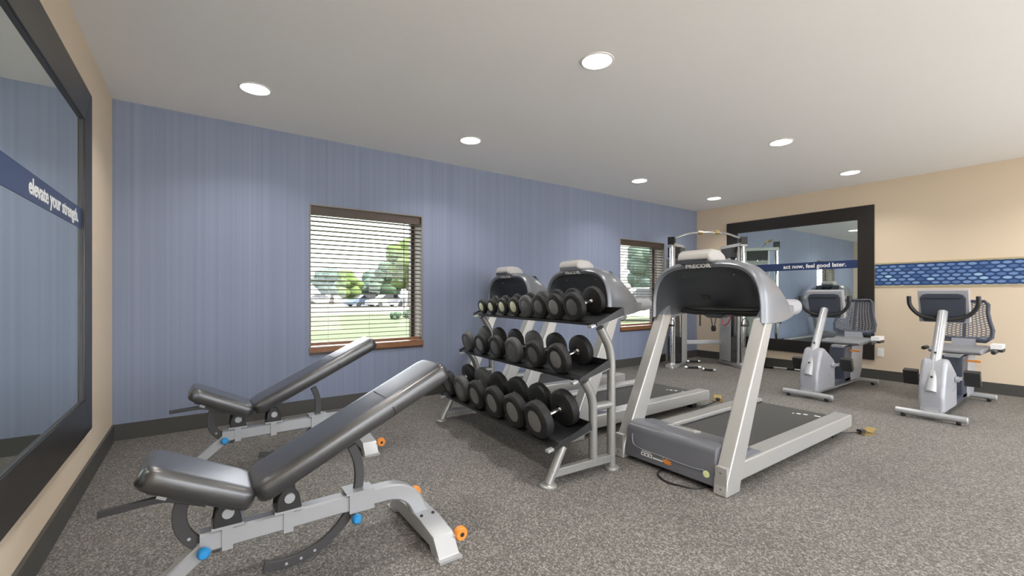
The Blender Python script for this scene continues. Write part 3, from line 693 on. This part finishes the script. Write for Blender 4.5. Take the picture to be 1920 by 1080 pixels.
    B().tube(fil([(.455, .250, 1.155), (.47, .252, 1.06), (.49, .18, .955), (.485, .06, .925), (.485, -.06, .925), (.49, -.18, .955), (.47, -.252, 1.06), (.455, -.250, 1.155)], .06, 5), .0185, 12).build('handlebar', 'blackmetal', r)
    B().tube([(.46, 0, .935), (.50, 0, .935)], .030, 10).build('bar_clamp', 'silver', r)
    return r
bk = make_bike(); bk.location = (5.545, 1.06, 0); tag(bk, 'silver recumbent exercise bike in front of the blue printed border', 'exercise bike', 'recumbent bikes')
bk2 = copy_tree(bk); bk2.location = (5.585, 2.09, 0); tag(bk2, 'silver recumbent exercise bike in front of the black-framed mirror', 'exercise bike', 'recumbent bikes')

# ---------------------------------------------------------------- corner cable gym
G0 = V((6.75, 4.05, 0)); gym = empty('cable_gym', G0, 0, 'grey two-column cable gym with arched chrome pull-up bar standing in the corner', 'gym machine')
def gp(x, y, z): return V((x, y, z))-G0
def column(P, D, n):
    D = V((D[0], D[1], 0)).normalized(); N_ = V((-D.y, D.x, 0)); P = V((P[0], P[1], 0))
    q = lambda a, s, z: P+D*a+N_*s+V((0,0,z))-G0
    M = axesM(P-G0, D, N_)
    bs = B().box((n/2, 0, .03), (n+.12, .16, .05), .012, M=M).build('base_foot', 'gymgrey', gym)
    B().lathe([(.075, 0), (.075, .02), (.06, .05), (.035, .08)], q(0, 0, 0), (0,0,1), 20).build('foot_disc', 'gymgrey', bs)
    ps = B().tube([q(0, 0, .05), q(0, 0, 2.0)], .030, 14).build('front_post', 'chrome', gym)
    B().box((0, 0, 2.03), (.09, .10, .12), .012, M=M).build('post_cap', 'blackmetal', ps)
    for k in range(16):
        B().lathe([(0, 0), (.007, 0), (.007, .002), (0, .002)], q(-.030, 0, .35+k*.10), -D, 8).build('height_hole', 'blackmetal', ps)
    cg = B().box((.01, 0, 1.12), (.10, .10, .17), .012, M=M).build('pulley_carriage', 'blackmetal', gym)
    B().lathe([(0, -.014), (.045, -.014), (.05, -.009), (.043, 0), (.05, .009), (.045, .014), (0, .014)], q(-.05, 0, 1.10), N_, 18).build('pulley', 'gymgrey', cg)
    # shroud panels each side of the stack, back panel, guide rods, plates
    for s in (-1, 1):
        B().box((n*.58, s*.125, .92), (n*.62, .006, 1.68), .002, M=M).build('shroud_panel', 'gympanel', gym)
        B().tube([q(n*.58, s*.06, .06), q(n*.58, s*.06, 1.95)], .012, 10).build('guide_rod', 'chrome', gym)
    B().tube([q(n*.24, 0, .05), q(n*.24, 0, 1.97)], .022, 10).build('inner_post', 'gymgrey', gym)
    B().box((n*.95, 0, 1.0), (.05, .16, 1.95), .008, M=M).build('rear_post', 'gymgrey', gym)
    me = None
    for k in range(14):
        if me is None: o = B().box((n*.58, 0, 0), (.12, .21, .026), .003, M=M).build('weight_plate', 'plate', gym); me = o.data
        else: o = bpy.data.objects.new('weight_plate', me); col.objects.link(o); o.parent = gym
        o.location = (0, 0, .09+k*.0285)
    B().box((n*.5, 0, 1.97), (n+.06, .11, .05), .010, M=M).build('top_beam', 'gymgrey', gym)
    B().box((n*.58, 0, 1.86), (n*.6, .20, .16), .02, M=M).build('pulley_housing', 'charcoal', gym)
    B().tube([q(-.05, 0, 1.06), q(-.055, 0, .80)], .004, 6).build('cable', 'blackmetal', gym)
    B().tube(fil([q(-.055, 0, .80), q(-.055, .055, .74), q(-.055, .055, .68), q(-.055, -.055, .68), q(-.055, -.055, .74), q(-.055, 0, .80)], .03), .006, 6).build('cable_strap', 'blackmetal', gym)
    B().tube([q(-.055, .06, .68), q(-.055, -.06, .68)], .015, 10).build('cable_handle', 'blackmetal', gym)
    return q
qa = column((6.15, 4.22), (.95, .31), .46)
qb = column((7.06, 3.55), (.52, .85), .52)
A_, B_ = V((6.15, 4.22, 2.06)), V((7.06, 3.55, 2.06)); d_ = B_-A_
pts = [A_-G0, A_+d_*.08+V((0,0,.03))-G0, A_+d_*.26+V((0,0,.10))-G0, A_+d_*.74+V((0,0,.10))-G0, A_+d_*.92+V((0,0,.03))-G0, B_-G0]
B().tube(fil(pts, .10), .016, 10).build('pull_up_bar', 'chrome', gym)
for t in (.40, .64):
    B().lathe([(.028, -.03), (.028, .03)], A_+d_*t+V((0,0,.10))-G0, d_, 12).build('bar_grip', 'brass', gym)
C1, C2 = gp(6.55, 4.37, .37), gp(7.30, 3.95, .37)
B().rect([C1, C2], .07, .07).build('lower_cross_beam', 'silver', gym)
B().rect([gp(6.55, 4.37, 1.34), gp(7.30, 3.95, 1.34)], .05, .05).build('accessory_rail', 'gymgrey', gym)
ab = lambda t, z, o=0.: V((6.55+.75*t, 4.37-.42*t-.035, z))
tag(B().rect([ab(.41, 1.335), ab(.41, .645)], .035, .006, up=(0,1,0)).build('exercise_strap', 'blackmetal'), 'black strap hanging straight down inside the cable gym', 'strap')
rp = empty('triceps_rope', ab(.69, 1.33), 0, 'black looped rope hanging inside the cable gym', 'rope')
o0 = ab(.69, 1.33)
B().tube(fil([ab(.66, 1.335)-o0, ab(.62, .85)-o0, ab(.69, .55)-o0, ab(.76, .85)-o0, ab(.72, 1.335)-o0], .10), .008, 8).build('rope', 'blackmetal', rp)
B().lathe([(0, -.05), (.03, -.045), (.04, 0), (.03, .045), (0, .05)], ab(.69, .60)-o0, (0,0,1), 14).build('rope_knob', 'rubber', rp)
o0 = qb(-.02, .10, 1.15)+G0
rb = [qb(.10, .133, 1.20)+G0, qb(.10, .133, .85)+G0, qb(.18, .133, .70)+G0, qb(.34, .133, .64)+G0, qb(.40, .133, .80)+G0, qb(.36, .133, 1.0)+G0, qb(.22, .133, 1.22)+G0]
B().tube([qb(.16, .120, 1.192), qb(.16, .165, 1.196)], .011, 10).build('accessory_peg', 'blackmetal', gym)
tag(B().tube(fil(rb, .10), .007, 8, closed=True).build('resistance_band', 'red'), 'red rubber band looped against the cable gym shroud', 'exercise band')

# loose cable handles on the floor
def bar_handle(x, y, rz, L_, label):
    r = empty('cable_bar', (x, y, 0), rz, label, 'handle', 'cable handles on the floor')
    B().tube([(-L_*.32, 0, .022), (L_*.32, 0, .022)], .016, 10).build('grip', 'rubber', r)
    for s in (-1, 1):
        B().lathe([(0, 0), (.022, 0), (.024, .006), (.024, L_*.16), (.02, L_*.19), (0, L_*.19)], (s*L_*.31, 0, .0235), (s,0,0), 14).build('chrome_end', 'chrome', r)
    B().tube(fil([(-L_*.30, 0, .022), (-.02, .07, .010), (.02, .07, .010), (L_*.30, 0, .022)], .03), .004, 6).build('clip_loop', 'blackmetal', r)
bar_handle(6.93, 4.33, R(-35), .24, 'chrome-ended handle lying under the gym\'s lower cross beam')
bar_handle(6.33, 3.97, R(-40), .26, 'chrome-ended handle lying before the gym\'s window-side foot, next to a shorter one')
bar_handle(6.33, 3.70, R(-70), .20, 'short chrome-ended handle lying farthest out on the floor before the gym')
r = empty('lat_bar', (7.44, 3.02, 0), R(-75), 'long chrome and black bar lying on the floor below the mirror', 'bar')
B().tube([(-.38, 0, .022), (.38, 0, .022)], .014, 10).build('shaft', 'chrome', r)
for a, c in ((-.36, -.22), (-.04, .06), (.24, .36)): B().tube([(a, 0, .022), (c, 0, .022)], .0215, 12).build('grip', 'rubber', r)
B().lathe([(0, -.035), (.04, -.03), (.045, 0), (.04, .03), (0, .035)], (-.36, 0, .045), (1,0,0), 14).build('end_knob', 'rubber', r)

# ---------------------------------------------------------------- outdoors
GZ = -.25
b = B(); b.b2((-60, YB+.33, GZ-.2), (160, 32, GZ)); S(b.build('ground_lawn', 'grass'))
b = B(); b.b2((-80, -80, GZ-.2), (220, YF-.21, GZ)); S(b.build('ground_bounce', 'bounceconcrete'))  # unseen ground, made pale to bounce daylight through the added windows
b = B(); b.b2((-80, 32, GZ-.2), (220, 170, GZ+.02)); S(b.build('ground_parking', 'asphalt'))
def at(px, dep, z=0.):
    l = (px-960)/821; a = R(35.5)
    return V((dep*(math.sin(a)+l*math.cos(a)), dep*(math.cos(a)-l*math.sin(a)), z))
def tree(px, dep, ht, wd, m, label, base=.25):
    p = at(px, dep, GZ+.02); r = empty('tree', p, 0, label, 'tree', 'trees beyond the lawn'); rnd = random.Random(int(px*7+dep))
    B().tube([(0, 0, 0), (.05, 0, ht*.3), (0, .05, ht*.55)], wd*.045, 8, scl=[1.2, .9, .5]).build('trunk', 'bark', r)
    bm = bmesh.new()
    for k in range(22):
        a = rnd.uniform(0, 6.28); u = rnd.random(); z = ht*(base+(1-base)*(.12+.76*u)); rad = wd*.5*math.sqrt(max(.05, 1-(2*u-.85)**2*.8))*rnd.uniform(.2, .7)
        q = bmesh.ops.create_icosphere(bm, subdivisions=2, radius=wd*rnd.uniform(.14, .24))
        for v in q['verts']:
            v.co = v.co*(1+rnd.uniform(-.18, .18)); v.co.z *= .9; v.co += V((rad*math.cos(a), rad*math.sin(a), z))
    bb = B(); bb.bm.free(); bb.bm = bm; bb.build('crown', m, r, 180)
def car(px, dep, rz, m, label, L_=4.4, h=1.45):
    p = at(px, dep, GZ+.02); r = empty('car', p, rz, label, 'car', 'parked cars')
    k = h/1.45; hl = L_/2
    B().prism([(-hl, .30), (-hl+.03, .72*k), (-hl+.9, .88*k), (hl-.6, .92*k), (hl-.02, .85*k), (hl, .32), (hl-.1, .22), (-hl+.1, .22)], -.88, .88, .06, 2).build('body', m, r)
    B().prism([(-hl+.95, .86*k), (-hl+1.75, 1.42*k), (hl-1.35, 1.45*k), (hl-.55, .90*k)], -.74, .74, .05, 2).build('cabin', 'screen', r)
    B().prism([(-hl+1.70, 1.39*k), (-hl+1.80, 1.46*k), (hl-1.4, 1.48*k), (hl-1.25, 1.40*k)], -.72, .72, .02, 2).build('roof', m, r)
    for x in (-hl+.85, hl-.85):
        for s in (-1, 1): B().lathe([(0, -.11), (.26, -.11), (.32, -.06), (.32, .06), (.26, .11), (0, .11)], (x, s*.80, .32), (0,1,0), 18).build('wheel', 'blackmetal', r)
    for s in (-1, 1): B().box((hl-.03, s*.66, .72*k), (.08, .28, .14), .02).build('tail_light', 'carred', r)
tree(622, 62, 5.2, 5.6, 'leafblue', 'dark green tree beside the yellow-green tree, seen through the bench window')
tree(655, 56, 4.3, 4.2, 'leafbright', 'rounded yellow-green tree beyond the parked cars')
tree(700, 64, 4.4, 6.0, 'leafblue', 'low dark tree behind the blue parked car')
tree(728, 60, 5.6, 5.6, 'leaf', 'broad dark green tree behind the grey parked car')
tree(768, 50, 7.6, 5.4, 'leafbright', 'tall bright green tree by the right jamb of the bench window')
tree(1208, 50, 7.2, 5.0, 'leafblue', 'tall blue-green tree seen through the window behind the treadmills')
car(683, 52, R(20), 'carblue', 'dark blue car parked below the dark trees')
car(724, 50, R(15), 'cargrey', 'grey car parked beside the blue car')
car(604, 66, R(160), 'carwhite', 'white car parked by the dark green tree')
car(1212, 24, R(-35), 'carwhite', 'white car parked outside the window behind the treadmills', 4.9, 1.75)
def shrub(px, dep, s_, label):
    p = at(px, dep, GZ); rnd = random.Random(int(px)); bm = bmesh.new()
    for k in range(12):
        q = bmesh.ops.create_icosphere(bm, subdivisions=2, radius=s_*rnd.uniform(.22, .34)); a = rnd.uniform(0, 6.28); rr = s_*rnd.uniform(0, .4); z = s_*rnd.uniform(.15, .55)
        for v in q['verts']: v.co = v.co*(1+rnd.uniform(-.2, .2))+V((rr*math.cos(a), rr*math.sin(a), z))
    bb = B(); bb.bm.free(); bb.bm = bm; o = bb.build('shrub', 'leaf', None, 180); o.location = p; tag(o, label, 'shrub', 'shrubs at the lawn edge')
shrub(742, 25, .55, 'small green shrub at the lawn edge, below the grey parked car')
shrub(766, 27, .60, 'small green shrub at the lawn edge, beside the window jamb')
p = at(1176, 70, GZ+.02); bl = empty('house', p, R(-30), 'low brick house with grey roof beyond the parking area', 'building')
B().b2((-6, -4, 0), (6, 4, 2.6)).build('wall', 'brickwall', bl)
B().prism([(-4.5, 2.5), (0, 4.4), (4.5, 2.5)], -6.4, 6.4, axes='yz').build('roof', 'roofgrey', bl)
for x in (-4, -1.2, 1.6, 4.2): B().b2((x-.6, -4.06, .9), (x+.6, -3.98, 2.1)).build('window', 'screen', bl)
